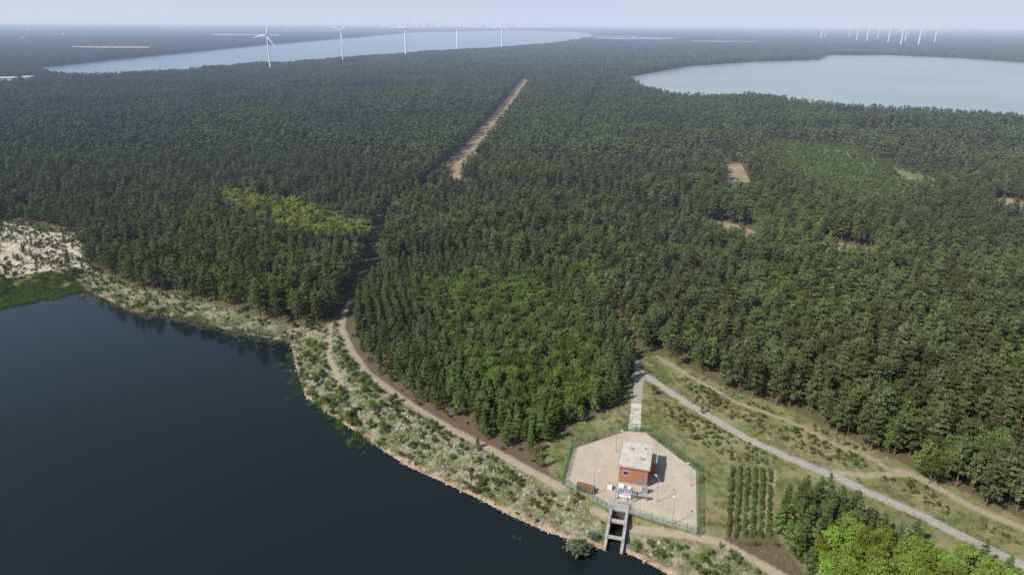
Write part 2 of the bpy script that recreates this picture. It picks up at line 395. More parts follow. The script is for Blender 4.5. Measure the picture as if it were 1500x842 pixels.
k2=k&ir;xs,ys=x[k2],y[k2];instancer('robinia_grove',xs,ys,np.full(len(xs),LAND),rng.uniform(.8,1.25,len(xs)),C_birch,3)
# block (denser, outer pines planted in rows that follow the edge)
x,y=grid(60,330,2.7,jit=.28);ib=inside(x,y,BLOCK)
oak=sdp(x,y,OAK)+6*(vnoise(x,y,9,4)-.5)>0
d,qx,qy=nearest(x,y,PL([(520,445)]+BLOCKE));sn_=np.round(d/3.2)*3.2+1+rng.normal(0,.15,len(x));ky=(d<26)&(d>.5)
x2=np.where(ky,qx+(x-qx)/np.maximum(d,.1)*sn_,x);y2=np.where(ky,qy+(y-qy)/np.maximum(d,.1)*sn_,y)
k3=ib&~oak;xs,ys=x2[k3],y2[k3];instancer('young_pine_plantation',xs,ys,np.full(len(xs),LAND),rng.uniform(.7,1.05,len(xs)),C_yp,5)
k3=ib&oak&(rng.uniform(0,1,len(x))<.8);xs,ys=x[k3],y[k3];instancer('oak_grove',xs,ys,np.full(len(xs),LAND),rng.uniform(.55,1.0,len(xs)),C_oak,5)
it=inside(x,y,THICK);tl=sdp(x,y,THL)+4*(vnoise(x,y,6,8)-.5)>0
k3=it&~tl;xs,ys=x[k3],y[k3];instancer('pine_copse',xs,ys,np.full(len(xs),LAND),rng.uniform(.6,1.0,len(xs)),C_yp,5)
x,y=grid(60,200,2.3,jit=.35);it=inside(x,y,THICK);tl=sdp(x,y,THL)+4*(vnoise(x,y,6,8)-.5)>0
k3=it&tl;xs,ys=x[k3],y[k3];instancer('poplar_thicket',xs,ys,np.full(len(xs),LAND),rng.uniform(.5,1.0,len(xs)),C_lime,4)
# mid
x,y=grid(480,1500,5.0,jit=.4);k=keep(x,y)&~inside(x,y,PLANT)&(rng.uniform(0,1,len(x))>.04)
md_=(vnoise(x,y,55,21)>.76)&(rng.uniform(0,1,len(x))<.6)
k1=k&~md_;xs,ys=x[k1],y[k1];n=len(xs);s=stand(xs,ys)*rng.uniform(.8,1.15,n)
instancer('pine_forest_midground',xs,ys,np.full(n,LAND),np.stack([s*1.12,s*1.12,s],1),C_mid,5)
k1=k&md_;xs,ys=x[k1],y[k1];instancer('oak_stand_midground',xs,ys,np.full(len(xs),LAND),rng.uniform(1.1,1.6,len(xs)),C_oak,5)
x,y=grid(330,700,3.6);k=inside(x,y,PLANT)&(vnoise(x,y,25,3)>.2);xs,ys=x[k],y[k];instancer('young_plantation',xs,ys,np.full(len(xs),LAND),rng.uniform(.35,.65,len(xs)),C_oak,5)
x,y=grid(1500,4500,15,marg=100);k=keep(x,y);xs,ys=x[k],y[k];n=len(xs);s=stand(xs,ys)
instancer('distant_pine_forest',xs,ys,np.full(n,LAND),np.stack([s*1.1,s*1.1,s],1),C_far,4)
x,y=grid(4500,13000,52,marg=300);k=keep(x,y)&(vnoise(x,y,900,6)>.35);xs,ys=x[k],y[k];n=len(xs)
instancer('distant_woodland',xs,ys,np.full(n,LAND),rng.uniform(.9,1.2,n),C_vfar,3)
# ---------------------------------------------------------------- ground sheet
def graded(a,b,step,lo,hi,g=1.12):
    c=list(np.arange(a,b+.01,step)); s=step;p=c[-1]
    while p<hi: s*=g;p+=s;c.append(p)
    s=step;p=c[0];pre=[]
    while p>lo: s*=g;p-=s;pre.append(p)
    return np.array(pre[::-1]+c)
gx=graded(-265,165,.85,-70000,70000);gy=graded(92,345,.85,-3000,75000)
X,Y=np.meshgrid(gx,gy);xf=X.ravel();yf=Y.ravel();Z=height(xf,yf)
nx,ny=len(gx),len(gy)
me=bpy.data.meshes.new('ground');nv=nx*ny
me.vertices.add(nv);me.vertices.foreach_set('co',np.stack([xf,yf,Z],1).astype(np.float32).ravel())
i=np.arange(nx-1);j=np.arange(ny-1);I,J=np.meshgrid(i,j);v0=(J*nx+I).ravel()
q=np.stack([v0,v0+1,v0+nx+1,v0+nx],1).astype(np.int32);nf=len(q)
me.loops.add(nf*4);me.loops.foreach_set('vertex_index',q.ravel());me.polygons.add(nf)
me.polygons.foreach_set('loop_start',np.arange(0,nf*4,4,dtype=np.int32))
try: me.polygons.foreach_set('loop_total',np.full(nf,4,dtype=np.int32))
except Exception: pass
me.update(calc_edges=True)
me.polygons.foreach_set('use_smooth',[True]*nf)
def setattr_(nm,v):
    a=me.attributes.new(nm,'FLOAT','POINT');a.data.foreach_set('value',np.clip(v,-60,60).astype(np.float32))
setattr_('sd_shore',-sdp(xf,yf,LAKE));setattr_('sd_grass',sdp(xf,yf,GRASS));setattr_('sd_bank',sdp(xf,yf,BANK))
setattr_('sd_heath',np.maximum(sdp(xf,yf,HEATH[0]),sdp(xf,yf,HEATH[1])))
setattr_('sd_track',np.max([w-dline(xf,yf,l) for l,w in tracks],axis=0))
setattr_('sd_road',np.max([w-dline(xf,yf,l) for l,w in roads],axis=0))
SANDP=PL([(-300,325),(0,325),(120,348),(128,392),(60,398),(0,410),(-300,430)])
setattr_('sd_sand',sdp(xf,yf,SANDP))
GREENB=PL([(-300,440),(0,412),(60,402),(110,398),(118,415),(75,428),(40,432),(0,441),(-300,470)])
setattr_('sd_marsh',sdp(xf,yf,GREENB))
m,n=newmat('ground_soil_and_grass')
nb=n.noise(.25,4,.6);nm_=n.noise(1.1,4,.65);nf_=n.noise(5,3,.6)
def mask(at,k,w,nz=None,off=0):
    nn=n.m('MULTIPLY_ADD',nz or nm_,k,-k/2+off)
    return n.m('MULTIPLY_ADD',n.m('ADD',n.attr(at),nn),1/w,.5,clamp=True)
def con(v,lo,hi): return n.m('MULTIPLY_ADD',v,1/(hi-lo),-lo/(hi-lo),clamp=True)
floor=n.mix(con(nb,.35,.65),(.13,.10,.065),(.09,.10,.045))
far=n.mix(con(n.noise(.0022,5,.65),.4,.6),(.05,.075,.032),(.14,.145,.07))
sy=n.n('ShaderNodeSeparateXYZ',{0:n.pos()}).outputs[1]
col=n.mix(n.m('MULTIPLY_ADD',sy,1/1500,-1.0,clamp=True),floor,far)
g1=n.mix(con(nb,.38,.62),(.24,.215,.11),(.13,.165,.055));g1=n.mix(n.m('MULTIPLY',con(nf_,.4,.7),.45),g1,(.27,.25,.14))
g1=n.mix(con(n.noise(.45,4,.6,out=0),.55,.66),g1,(.09,.135,.04))
g1=n.mix(n.m('MULTIPLY',con(n.noise(.09,3,.6),.54,.64),.45),g1,(.30,.22,.15))
col=n.mix(mask('sd_grass',3,1.5),col,g1)
bk=n.mix(con(nm_,.42,.58),(.29,.26,.205),(.16,.16,.08));bk=n.mix(con(nb,.44,.58),bk,(.11,.13,.05));bk=n.mix(n.m('MULTIPLY',con(nf_,.52,.66),.5),bk,(.38,.35,.30))
col=n.mix(mask('sd_bank',3,1.5),col,bk)
sn=n.mix(con(nb,.47,.62),(.50,.44,.35),(.22,.21,.11));sn=n.mix(n.m('MULTIPLY',con(nm_,.5,.6),.5),sn,(.56,.51,.42))
col=n.mix(mask('sd_sand',6,2),col,sn)
col=n.mix(mask('sd_marsh',4,2),col,n.mix(con(nb,.4,.6),(.14,.22,.035),(.28,.22,.11)))
col=n.mix(mask('sd_heath',2.5,1),col,n.mix(con(nm_,.35,.65),(.145,.09,.078),(.12,.10,.06)))
col=n.mix(mask('sd_track',1.8,.7),col,n.mix(con(nm_,.3,.7),(.37,.31,.235),(.27,.23,.16)))
col=n.mix(mask('sd_road',.7,.5),col,n.mix(con(nm_,.3,.7),(.38,.355,.31),(.29,.27,.23)))
sh=n.attr('sd_shore')
band=n.m('MULTIPLY',n.m('MULTIPLY_ADD',n.m('ADD',sh,n.m('MULTIPLY',nm_,.8)),1.5,.4,clamp=True),n.m('MULTIPLY_ADD',n.m('ADD',sh,n.m('MULTIPLY',nb,1.5)),-1.4,3.6,clamp=True))
col=n.mix(band,col,n.mix(con(nf_,.35,.65),(.46,.37,.27),(.31,.20,.135)))
under=n.m('MULTIPLY_ADD',sh,-1.5,0.2,clamp=True)
col=n.mix(under,col,(.10,.06,.035))
bmp=n.n('ShaderNodeBump',{'Height':n.m('ADD',nm_,n.m('MULTIPLY',nf_,.4)),'Strength':.5,'Distance':.25}).outputs[0]
n.fin(n.n('ShaderNodeBsdfPrincipled',{'Base Color':col,'Roughness':.95,'Specular IOR Level':.1,'Normal':bmp}).outputs[0])
me.materials.append(m);obj('ground',me)
# ---------------------------------------------------------------- water
def con2(n,v,lo,hi): return n.m('MULTIPLY_ADD',v,1/(hi-lo),-lo/(hi-lo),clamp=True)
def water(name,ca,rough,bs,bstr,var=1.25,vs=.002):
    m,n=newmat(name)
    w=n.n('ShaderNodeMapping',{'Vector':n.pos(),'Scale':(1,.6,1)}).outputs[0]
    h=n.m('ADD',n.noise(bs,4,.6,vec=w),n.m('MULTIPLY',n.noise(bs*.12,2,.5,vec=w),1.5))
    bp=n.n('ShaderNodeBump',{'Height':h,'Strength':bstr,'Distance':.1}).outputs[0]
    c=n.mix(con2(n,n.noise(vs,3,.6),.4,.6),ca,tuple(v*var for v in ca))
    n.fin(n.n('ShaderNodeBsdfPrincipled',{'Base Color':c,'Roughness':rough,'IOR':1.333,'Normal':bp}).outputs[0]);return m
def sheet(name,poly,z,mat,thick=0,parent=None):
    bm=bmesh.new();vs=[bm.verts.new((p[0],p[1],z)) for p in poly];f=bm.faces.new(vs);f.normal_update()
    if f.normal.z<0: f.normal_flip()
    if thick:
        r=bmesh.ops.extrude_face_region(bm,geom=[f])
        for v in [g for g in r['geom'] if isinstance(g,bmesh.types.BMVert)]: v.co.z-=thick
        bmesh.ops.recalc_face_normals(bm,faces=bm.faces)
    bmesh.ops.triangulate(bm,faces=bm.faces)
    me=bpy.data.meshes.new(name);bm.to_mesh(me);bm.free();me.materials.append(mat);return obj(name,me,parent=parent)
Mw=water('lake_water',(.009,.014,.013),.08,.8,.14)
Mw2=water('far_lake_water',(.10,.155,.22),.22,.05,.25,1.2,.004)  # blue base colour carries the grazing sky reflection and haze
Mw3=water('sky_tinted_lake_water',(.235,.26,.26),.22,.05,.25,1.15,.004)  # pale base colour paints in grazing sky reflection and haze
sheet('lake_water',[(-900,-400),(165,-400),(165,180),(120,345),(-900,345)],0.0,Mw)
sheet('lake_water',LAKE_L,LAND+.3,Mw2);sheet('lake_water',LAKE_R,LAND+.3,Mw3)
M_clear=simple('clearing_soil',(.29,.23,.14),.95,.3,.06)
M_mead=simple('clearing_meadow',(.15,.19,.065),.95,.35,.05)
for i_,c in enumerate(CLEAR):
    if i_ in(1,4,5): continue
    sheet('forest_clearing_ground',c,LAND+.06,M_clear)
sheet('plantation_meadow_ground',PLANT,LAND+.05,M_mead)
M_field=simple('farm_field_stubble',(.33,.28,.17),.95,.45,.0018)
for c in fields: sheet('farm_field_ground',c,LAND+.5,M_field)
# ---------------------------------------------------------------- yard
m,n=newmat('yard_paving')
br=n.n('ShaderNodeTexBrick',{'Vector':n.n('ShaderNodeMapping',{'Vector':n.pos(),'Rotation':(0,0,.26)}).outputs[0],'Color1':(.52,.455,.37,1),'Color2':(.475,.42,.335,1),'Mortar':(.39,.33,.265,1),'Scale':.5,'Mortar Size':.012,'Brick Width':1.0,'Row Height':1.0}).outputs[0]
st=n.mix(con2(n,n.noise(.18,5,.65),.35,.7),(1,1,1),(.80,.77,.72));st2=n.mix(con2(n,n.noise(2.2,3,.6),.35,.7),(1,1,1),(.9,.89,.86))
c=n.mix(1.0,br,st,'MULTIPLY');c=n.mix(1.0,c,st2,'MULTIPLY')
n.fin(n.n('ShaderNodeBsdfPrincipled',{'Base Color':c,'Roughness':.9,'Specular IOR Level':.2}).outputs[0]);M_yard=m
sheet('paved_yard',YARD,LAND+.10,M_yard,.4)
ent=PL([(920,630),(938,631),(940,592),(925,591)])
sheet('entrance_slab_pavement',ent,LAND+.12,simple('entrance_concrete',(.54,.50,.43),.85,.1,.8),.3)
b=B();yp=[tuple(p) for p in YARD]
for i in range(len(yp)):
    a_=np.array(yp[i]);b_=np.array(yp[(i+1)%len(yp)]);d=b_-a_;L=np.linalg.norm(d)
    if i in(2,): continue
    b.box((*( (a_+b_)/2),LAND+.06),(L,.22,.22),0,math.atan2(d[1],d[0]))
obj('yard_kerb',b.mesh('yard_kerb',[M_conc]))
# fence
b=B();cen=YARD.mean(0);Fp=[cen+(p-cen)*(1+.7/np.linalg.norm(p-cen)) for p in YARD]
segs=[(3,4),(4,5),(5,6),(7,0),(0,1),(1,2)]
for i,j_ in segs:
    a_=Fp[i];c_=Fp[j_];L=np.linalg.norm(c_-a_);k=max(1,int(round(L/2.5)));an=math.atan2(*(c_-a_)[::-1])
    for q_ in range(k+1):
        p=a_+(c_-a_)*q_/k;b.box((*p,LAND+1.0),(.09,.09,2.2),0,an)
    for zz in (.1,.5,.9,1.3,1.7,1.98): b.box((*((a_+c_)/2),LAND+zz),(L,.035,.035),0,an)
    for q_ in range(int(L/.22)):
        p=a_+(c_-a_)*(q_+.5)/(L/.22);b.box((*p,LAND+1.02),(.014,.014,1.9),0,an)
fo=obj('mesh_fence',b.mesh('mesh_fence',[M_green]))
b=B();g0,g1_=Fp[2],Fp[3];an=math.atan2(*(g1_-g0)[::-1])
for p in (g0,(g0+g1_)/2,g1_): b.box((*p,LAND+1.1),(.16,.16,2.3),0,an)
for zz in (.2,1.1,2.0): b.box((*((g0+g1_)/2),LAND+zz),(np.linalg.norm(g1_-g0),.06,.06),0,an)
L=np.linalg.norm(g1_-g0)
for q_ in range(int(L/.16)):
    p=g0+(g1_-g0)*(q_+.5)/(L/.16);b.box((*p,LAND+1.1),(.025,.025,1.8),0,an)
obj('yard_gate',b.mesh('yard_gate',[M_green]))
# ---------------------------------------------------------------- brick building
m,n=newmat('red_brick')
tc=n.n('ShaderNodeTexCoord').outputs['Object']
sep=n.n('ShaderNodeSeparateXYZ',{0:tc});xy=n.m('ADD',sep.outputs[0],sep.outputs[1])
cv=n.n('ShaderNodeCombineXYZ',{0:xy,1:sep.outputs[2],2:0.0}).outputs[0]
br=n.n('ShaderNodeTexBrick',{'Vector':cv,'Color1':(.48,.15,.08,1),'Color2':(.38,.115,.065,1),'Mortar':(.36,.26,.20,1),'Scale':1.0,'Mortar Size':.012,'Brick Width':.25,'Row Height':.08}).outputs[0]
c=n.mix(1.0,br,n.mix(n.noise(.8,3,.6),(.85,.85,.85),(1.1,1.08,1.05)),'MULTIPLY')
n.fin(n.n('ShaderNodeBsdfPrincipled',{'Base Color':c,'Roughness':.85,'Specular IOR Level':.2}).outputs[0]);M_brick=m
M_roof=simple('roof_membrane',(.50,.46,.40),.85,.22,.7)
Bl=np.array(P(906,707));o_l=Lc(*Bl)
root=bpy.data.objects.new('brick_pump_house',None);scene.collection.objects.link(root)
bw,bd,bh=6.3,9.3,4.6
c0=W(o_l[0]+bw/2,o_l[1]+bd/2);root.location=(c0[0],c0[1],LAND+.10);root.rotation_euler=(0,0,ROT)
def part(nm,fn,mats,par=root,loc=(0,0,0)):
    b=B();fn(b);return obj(nm,b.mesh(nm,mats),parent=par,loc=loc)
part('walls',lambda b:b.box((0,0,bh/2),(bw,bd,bh)),[M_brick])
part('plinth',lambda b:b.box((0,0,.2),(bw+.1,bd+.1,.4)),[M_conc])
part('roof_slab',lambda b:(b.box((0,0,bh+.13),(bw+.7,bd+.7,.26)),b.box((0,0,bh+.29),(bw+.3,bd+.3,.06))),[M_roof])
part('roof_edge_trim',lambda b:[b.box((sx*(bw/2+.38),0,bh+.16),(.06,bd+.82,.36)) for sx in(-1,1)]+[b.box((0,sy_*(bd/2+.38),bh+.16),(bw+.7,.06,.36)) for sy_ in(-1,1)],[M_conc])
def rv(b):
    b.box((-1.2,2,bh+.5),(.7,.7,.4));b.box((1.5,-1.5,bh+.45),(1.1,.8,.3));b.tube((1.8,2.6,bh+.3),(1.8,2.6,bh+1.0),.13,.13,10);b.tube((-1.6,-2.8,bh+.3),(-1.6,-2.8,bh+.8),.1,.1,10)
part('roof_vents',rv,[M_steel])
def win(b):
    for xx in(-1.7,): b.box((xx,-bd/2-.012,2.9),(1.2,.03,.9),0)
    for yy in(-3,-.2): b.box((bw/2+.012,yy,3.2),(.03,1.3,.8),0)
    for yy in(-3,0,3): b.box((-bw/2-.012,yy,3.1),(.03,1.3,.8),0)
part('windows',win,[M_glass])
def fr(b):
    for xx in(-1.7,):
        b.box((xx,-bd/2-.03,2.42),(1.4,.1,.08));b.box((xx,-bd/2-.02,3.39),(1.3,.06,.06));b.box((xx-.63,-bd/2-.02,2.9),(.06,.06,.9));b.box((xx+.63,-bd/2-.02,2.9),(.06,.06,.9))
part('window_frames',fr,[M_white])
part('entrance_door',lambda b:b.box((1.5,-bd/2-.02,1.35),(1.1,.05,2.1)),[M_door])
part('annex',lambda b:(b.box((bw/2+.8,2.2,1.6),(1.5,3.0,3.2),0),b.box((bw/2+.8,2.2,3.28),(1.7,3.2,.14),1)),[M_brick,M_roof])
part('roller_door',lambda b:[b.box((bw/2+.02,-2.2,1.45),(.05,2.6,2.1))]+[b.box((bw/2+.05,-2.2,.5+i*.3),(.02,2.5,.03)) for i in range(7)],[M_door])
part('downpipe',lambda b:b.tube((-bw/2-.07,-bd/2+.2,.1),(-bw/2-.07,-bd/2+.2,bh),.05,.05,8),[M_steel])
# ---------------------------------------------------------------- intake structure
root=bpy.data.objects.new('concrete_intake_channel',None);scene.collection.objects.link(root)
root.location=(A0[0],A0[1],0);root.rotation_euler=(0,0,ROT)
def ww(b):
    for sx in(-1,1):
        b.box((sx*1.72,-2.2,.05),(.62,6.4,6.5));b.box((sx*1.72,-7.0,-.4),(.62,3.2,5.0));b.box((sx*1.72,-9.6,-1.0),(.62,2.0,3.8))
    b.box((0,1.2,.0),(4.06,.4,6.4))
part('side_walls',ww,[M_conc],root)
def cb_(b):
    b.box((0,.0,3.2),(4.3,1.9,.3));b.box((0,-4.4,2.7),(2.82,.8,.5));b.box((0,-8.2,1.7),(2.82,.6,.45))
part('cross_beams',cb_,[M_conc],root)
def rail(b):
    for sx in(-1,1):
        for yy in np.arange(-5.2,1.2,1.25): b.tube((sx*1.95,yy,3.3),(sx*1.95,yy,4.4),.03,.03,6)
        for zz in(3.85,4.4): b.tube((sx*1.95,-5.3,zz),(sx*1.95,1.1,zz),.03,.03,6)
    for zz in(3.9,4.45): b.tube((-1.9,-.93,zz),(1.9,-.93,zz),.03,.03,6)
part('railings',rail,[M_steel],root)
part('trash_rack',lambda b:[b.tube((xx,-2.0,-2),(xx,-.9,3.1),.025,.025,4) for xx in np.arange(-1.3,1.4,.2)],[M_steel],root)
# rake machine
root=bpy.data.objects.new('trash_rake_machine',None);scene.collection.objects.link(root)
c0=W(.6,3.4);root.location=(c0[0],c0[1],LAND+.10);root.rotation_euler=(0,0,ROT)
def gm(b):
    for sx in(-1.9,1.9):
        for sy_ in(-1.2,1.0): b.box((sx,sy_,1.1),(.18,.18,2.2))
        b.box((sx,-.1,2.3),(.2,2.6,.2))
    b.box((0,-.1,2.38),(4.2,.5,.3));b.box((0,1.0,2.1),(3.6,.14,.14));b.box((0,-1.2,2.1),(3.6,.14,.14))
part('gantry_frame',gm,[M_steel],root)
part('drive_cabinet',lambda b:(b.box((-.9,-.1,2.85),(1.2,.8,.6)),b.box((.9,-.1,2.75),(.7,.6,.4))),[M_white],root)
part('rake_arm',lambda b:(b.tube((0,-.4,2.3),(0,-2.6,.7),.1,.08,8),b.box((0,-2.7,.55),(2.6,.25,.3))),[M_steel],root)
part('debris_container',lambda b:(b.box((-.1,.2,.55),(3.0,1.5,.08)),b.box((-.1,-.6,.85),(3.1,.08,.9)),b.box((-.1,1.0,.85),(3.1,.08,.9)),b.box((-1.6,.2,.85),(.08,1.5,.9)),b.box((1.4,.2,.85),(.08,1.5,.9)),b.box((-.1,.2,.25),(2.4,1.2,.35))),[M_white],root)
part('conveyor',lambda b:(b.box((3.6,.3,1.0),(3.4,.7,.12)),b.box((2.4,.3,.5),(.1,.6,1)),b.box((4.8,.3,.5),(.1,.6,1)),b.box((3.6,-.05,1.12),(3.4,.05,.15)),b.box((3.6,.65,1.12),(3.4,.05,.15))),[M_steel],root)
def cab(nm,u,v,s,mat):
    r=bpy.data.objects.new(nm,None);scene.collection.objects.link(r);p=P(u,v);r.location=(*p,LAND+.1);r.rotation_euler=(0,0,ROT)
    part('body',lambda b:b.box((0,0,s[2]/2+.1),s),[mat],r);part('cap',lambda b:b.box((0,0,s[2]+.14),(s[0]+.1,s[1]+.1,.08)),[M_steel],r);part('base',lambda b:b.box((0,0,.05),(s[0]-.08,s[1]-.08,.1)),[M_conc],r)
    part('door_line',lambda b:b.box((0,-s[1]/2-.01,s[2]/2+.1),(.02,.015,s[2]*.9)),[M_dark],r)
cab('switch_cabinet',893,717,(1.0,.5,1.5),M_white);cab('switch_cabinet',944,722,(1.3,.6,1.6),M_steel)
root=bpy.data.objects.new('stop_log_rack',None);scene.collection.objects.link(root);p=P(857,719);root.location=(*p,LAND+.1);root.rotation_euler=(0,0,ROT-.15)
def rk(b):
    for xx in(-1.7,0,1.7):
        b.box((xx,-.9,.8),(.12,.12,1.6));b.box((xx,.9,.8),(.12,.12,1.6));b.box((xx,0,.25),(.12,1.7,.12))
part('frame',rk,[M_steel],root)
def lg(b):
    for k in range(5):
        for z in range(4):
            if rng.uniform()<.85:b.box((rng.uniform(-.1,.1),-.66+k*.33,.42+z*.29),(3.9,.26,.24))
part('stop_logs',lg,[M_wood],root)
def lampm():
    b=B();b.tube((0,0,0),(0,0,6),.08,.05,8,0);b.tube((0,0,5.9),(.9,0,6.15),.035,.03,6,0);b.box((1.1,0,6.16),(.6,.25,.1),1);b.box((0,0,.1),(.4,.4,.2),2);return b.mesh('street_lamp',[M_steel,M_white,M_conc])
lm=lampm()
for (u,v,r) in [(869,725,.3),(962,735,2),(1011,712,3.1),(902,662,-.3),(985,768,1.6)]:
    p=P(u,v);obj('street_lamp',lm,loc=(*p,LAND+.1),rot=r)
b=B()
for u,v in[(870,668),(890,680),(985,700),(960,760),(1000,740),(930,738)]:
    p=P(u,v);b.tube((*p,LAND+.1),(*p,LAND+.16),.45,.45,20)
obj('manhole_cover',b.mesh('manhole_cover',[M_conc]))
# ---------------------------------------------------------------- wind turbines
def blade_m():
    b=B()
    for k in range(3):
        a=k*2*math.pi/3
        secs=[(0,.7,.7),(2,.7,.7),(5,1.35,.5),(12,1.15,.35),(20,.8,.22),(27,.5,.15),(30,.15,.06)]
        V=[];Fc=[]
        for (r_,ch,tk) in secs:
            for q_ in range(8):
                t=q_*math.pi/4;V.append((math.cos(t)*ch+(ch-.7)*.5,math.sin(t)*tk,r_+.8))
        for s_ in range(len(secs)-1):
            for q_ in range(8): Fc.append((s_*8+q_,s_*8+(q_+1)%8,(s_+1)*8+(q_+1)%8,(s_+1)*8+q_))
        V=np.array(V);c_,s2=math.cos(a),math.sin(a)
        V=np.stack([V[:,0]*c_+V[:,2]*s2,V[:,1],-V[:,0]*s2+V[:,2]*c_],1);b.add(V,Fc,0)
    b.tube((0,-1.9,0),(0,1,0),.5,1.5,16);return b.mesh('rotor',[M_white],True)
bm_=blade_m();b=B();b.box((0,2.8,.2),(2.8,7,3.0));b.tube((0,-1.2,0),(0,.2,0),1.5,1.6,16);nac=b.mesh('nacelle',[M_white])
tow=B();tow.tube((0,0,0),(0,0,1),1.0,.55,24);towm=tow.mesh('tower',[M_white],True)
T=[(397,107,57,.35,0),(503,95,50,.9,.4),(595,86,46,.5,1.0),(670,76,43.5,1.0,.2),(735,72,40,.15,.1),
 (1202,60,40,.3,.2),(1208,58,40,1.2,.9),(1243,58,40,.5,.1),(1254,63,43,.2,.3),(1269,64,43,.9,.5),(1285,60,41,.4,.2),(1300,66,43,.7,.9),(1319,67,46,.1,.4),(1325,64,43,1.1,.1),(1345,67,43,.6,.5),(1368,66,44,.3,.3)]
for (u,v,hv,ra,yaw) in T:
    p=P(u,v); D=f0@np.array([p[0],p[1],LAND-H]); hh=(v-hv)/F*D*1.04
    r=bpy.data.objects.new('wind_turbine',None);scene.collection.objects.link(r);r.location=(*p,LAND);r.rotation_euler=(0,0,yaw*.5-.3)
    k=1.0 if v>90 else 1.3
    w_=1.8 if v>90 else 2.8
    obj('tower',towm,parent=r,scale=(w_,w_,hh-1.5));obj('nacelle',nac,parent=r,loc=(0,0,hh),scale=k)
    o=obj('rotor',bm_,parent=r,loc=(0,-2.6,hh),scale=(k,k,k));o.rotation_euler=(0,ra,0)
# ---------------------------------------------------------------- distant buildings
M_bld=simple('pale_render_wall',(.6,.58,.54),.8,.1,.01);M_rt=simple('roof_tiles',(.30,.13,.09),.8,.2,.1)
def house(nm,u,v,w,d,h,rot,flat=False):
    r=bpy.data.objects.new(nm,None);scene.collection.objects.link(r);p=P(u,v);r.location=(*p,LAND);r.rotation_euler=(0,0,rot)
    part('walls',lambda b:b.box((0,0,h/2),(w,d,h)),[M_bld],r)
    if flat: part('roof',lambda b:b.box((0,0,h+.3),(w+1,d+1,.6)),[M_white],r)
    else: part('roof',lambda b:b.add([(-w/2,-d/2-1,h),(w/2,-d/2-1,h),(w/2,0,h+d*.35),(-w/2,0,h+d*.35),(-w/2,d/2+1,h),(w/2,d/2+1,h)],[(0,1,2,3),(3,2,5,4),(0,3,4),(1,5,2)]),[M_rt],r)
    part('windows',lambda b:[b.box((xx,-d/2-.05,h*.55),(1.5,.1,1.5)) for xx in np.arange(-w/2+2,w/2-1,4)],[M_glass],r)
house('barn',8,128,34,14,14,.2,True);house('barn',45,126,14,10,14,-.1,True);house('farm_house',242,112,10,8,12,.4,True)
b=B()
for i in range(230):
    u=rng.normal(700,80) if i<150 else rng.uniform(0,1450);v=rng.uniform(38.2,41) if i<150 else rng.uniform(41,60)
    p=np.array(P(u,v))
    if inside(p[:1],p[1:],LAKE_L)[0] or inside(p[:1],p[1:],LAKE_R)[0]: continue
    w_=rng.uniform(30,100) if i<150 else rng.uniform(12,25)
    hh=rng.uniform(30,85) if i<150 else rng.uniform(12,18)
    b.box((*p,LAND+hh/2),(w_,w_*.4,hh),0,rng.uniform(-.5,.5))
obj('distant_town',b.mesh('distant_town',[M_bld]))
# ---------------------------------------------------------------- bank vegetation, rocks
def scatter(poly,sp):
    x0,y0=poly.min(0);x1,y1=poly.max(0);x0=max(x0,-330);x1=min(x1,170);y0=max(y0,80);y1=min(y1,360)
    n=int((x1-x0)*(y1-y0)/sp**2);x=rng.uniform(x0,x1,n);y=rng.uniform(y0,y1,n);k=inside(x,y,poly);return x[k],y[k]
def trackd(x,y): return np.max([w-dline(x,y,l) for l,w in tracks+roads],axis=0)
def offch(x,y):
    lx,ly=Lc(x,y);return ~((np.abs(lx)<2.6)&(ly<2)&(ly>-30))
x,y=scatter(BANK,1.7);d=-sdp(x,y,LAKE);k=(d>.8)&(trackd(x,y)<-.6)&offch(x,y)&(vnoise(x,y,6,1)+.3*rng.uniform(-1,1,len(x))>.40)&~inside(x,y,YARD)&~inside(x,y,SANDP)
x,y=x[k],y[k];s=.18+.75*rng.uniform(0,1,len(x))**2.5+.35*(vnoise(x,y,14,9)>.6)
instancer('bank_shrubs',x,y,height(x,y),s,C_shrub,4)
x,y=scatter(PL([(430,505),(495,470),(505,510),(560,580),(560,640),(500,610),(450,575)]),3.6);k=(trackd(x,y)<-.8)&(-sdp(x,y,LAKE)>1);x,y=x[k],y[k]
instancer('bank_saplings',x,y,height(x,y),rng.uniform(.22,.55,len(x)),C_lime,4)
x,y=scatter(BANK,4.4);k=(trackd(x,y)<-.8)&(-sdp(x,y,LAKE)>3)&offch(x,y)&~inside(x,y,YARD)&~inside(x,y,SANDP);x,y=x[k],y[k]
instancer('bank_oak_saplings',x,y,height(x,y),rng.uniform(.12,.40,len(x)),C_oak,5)
x,y=scatter(BANK,1.2);d=-sdp(x,y,LAKE);kr=vnoise(x,y,9,12)+.25*rng.uniform(-1,1,len(x));k=(d>-.3)&(d<26)&(trackd(x,y)<-.3)&offch(x,y)&((kr>.60)|(d<1.3))&(y<250)&(x>-110)
x,y=x[k],y[k];instancer('bank_boulders',x,y,height(x,y),rng.uniform(.2,.8,len(x))*rng.uniform(.5,1.1,len(x)),C_rock,5,tilt=.6)
x,y=scatter(SANDP,4.5);k=vnoise(x,y,9,2)>.5;x,y=x[k],y[k];instancer('sand_boulders',x,y,height(x,y),np.stack([rng.uniform(1,4,len(x)),rng.uniform(1,4,len(x)),rng.uniform(.5,1.2,len(x))],1),C_srock,5,tilt=.2)
x,y=scatter(SANDP,5.0);instancer('pioneer_pines',x,y,height(x,y),rng.uniform(.2,.6,len(x)),C_yp,5)
x,y=scatter(SANDP,3.0);k=vnoise(x,y,8,6)>.35;x,y=x[k],y[k];instancer('pioneer_shrubs',x,y,height(x,y),rng.uniform(.5,1.2,len(x)),C_shrub,4)
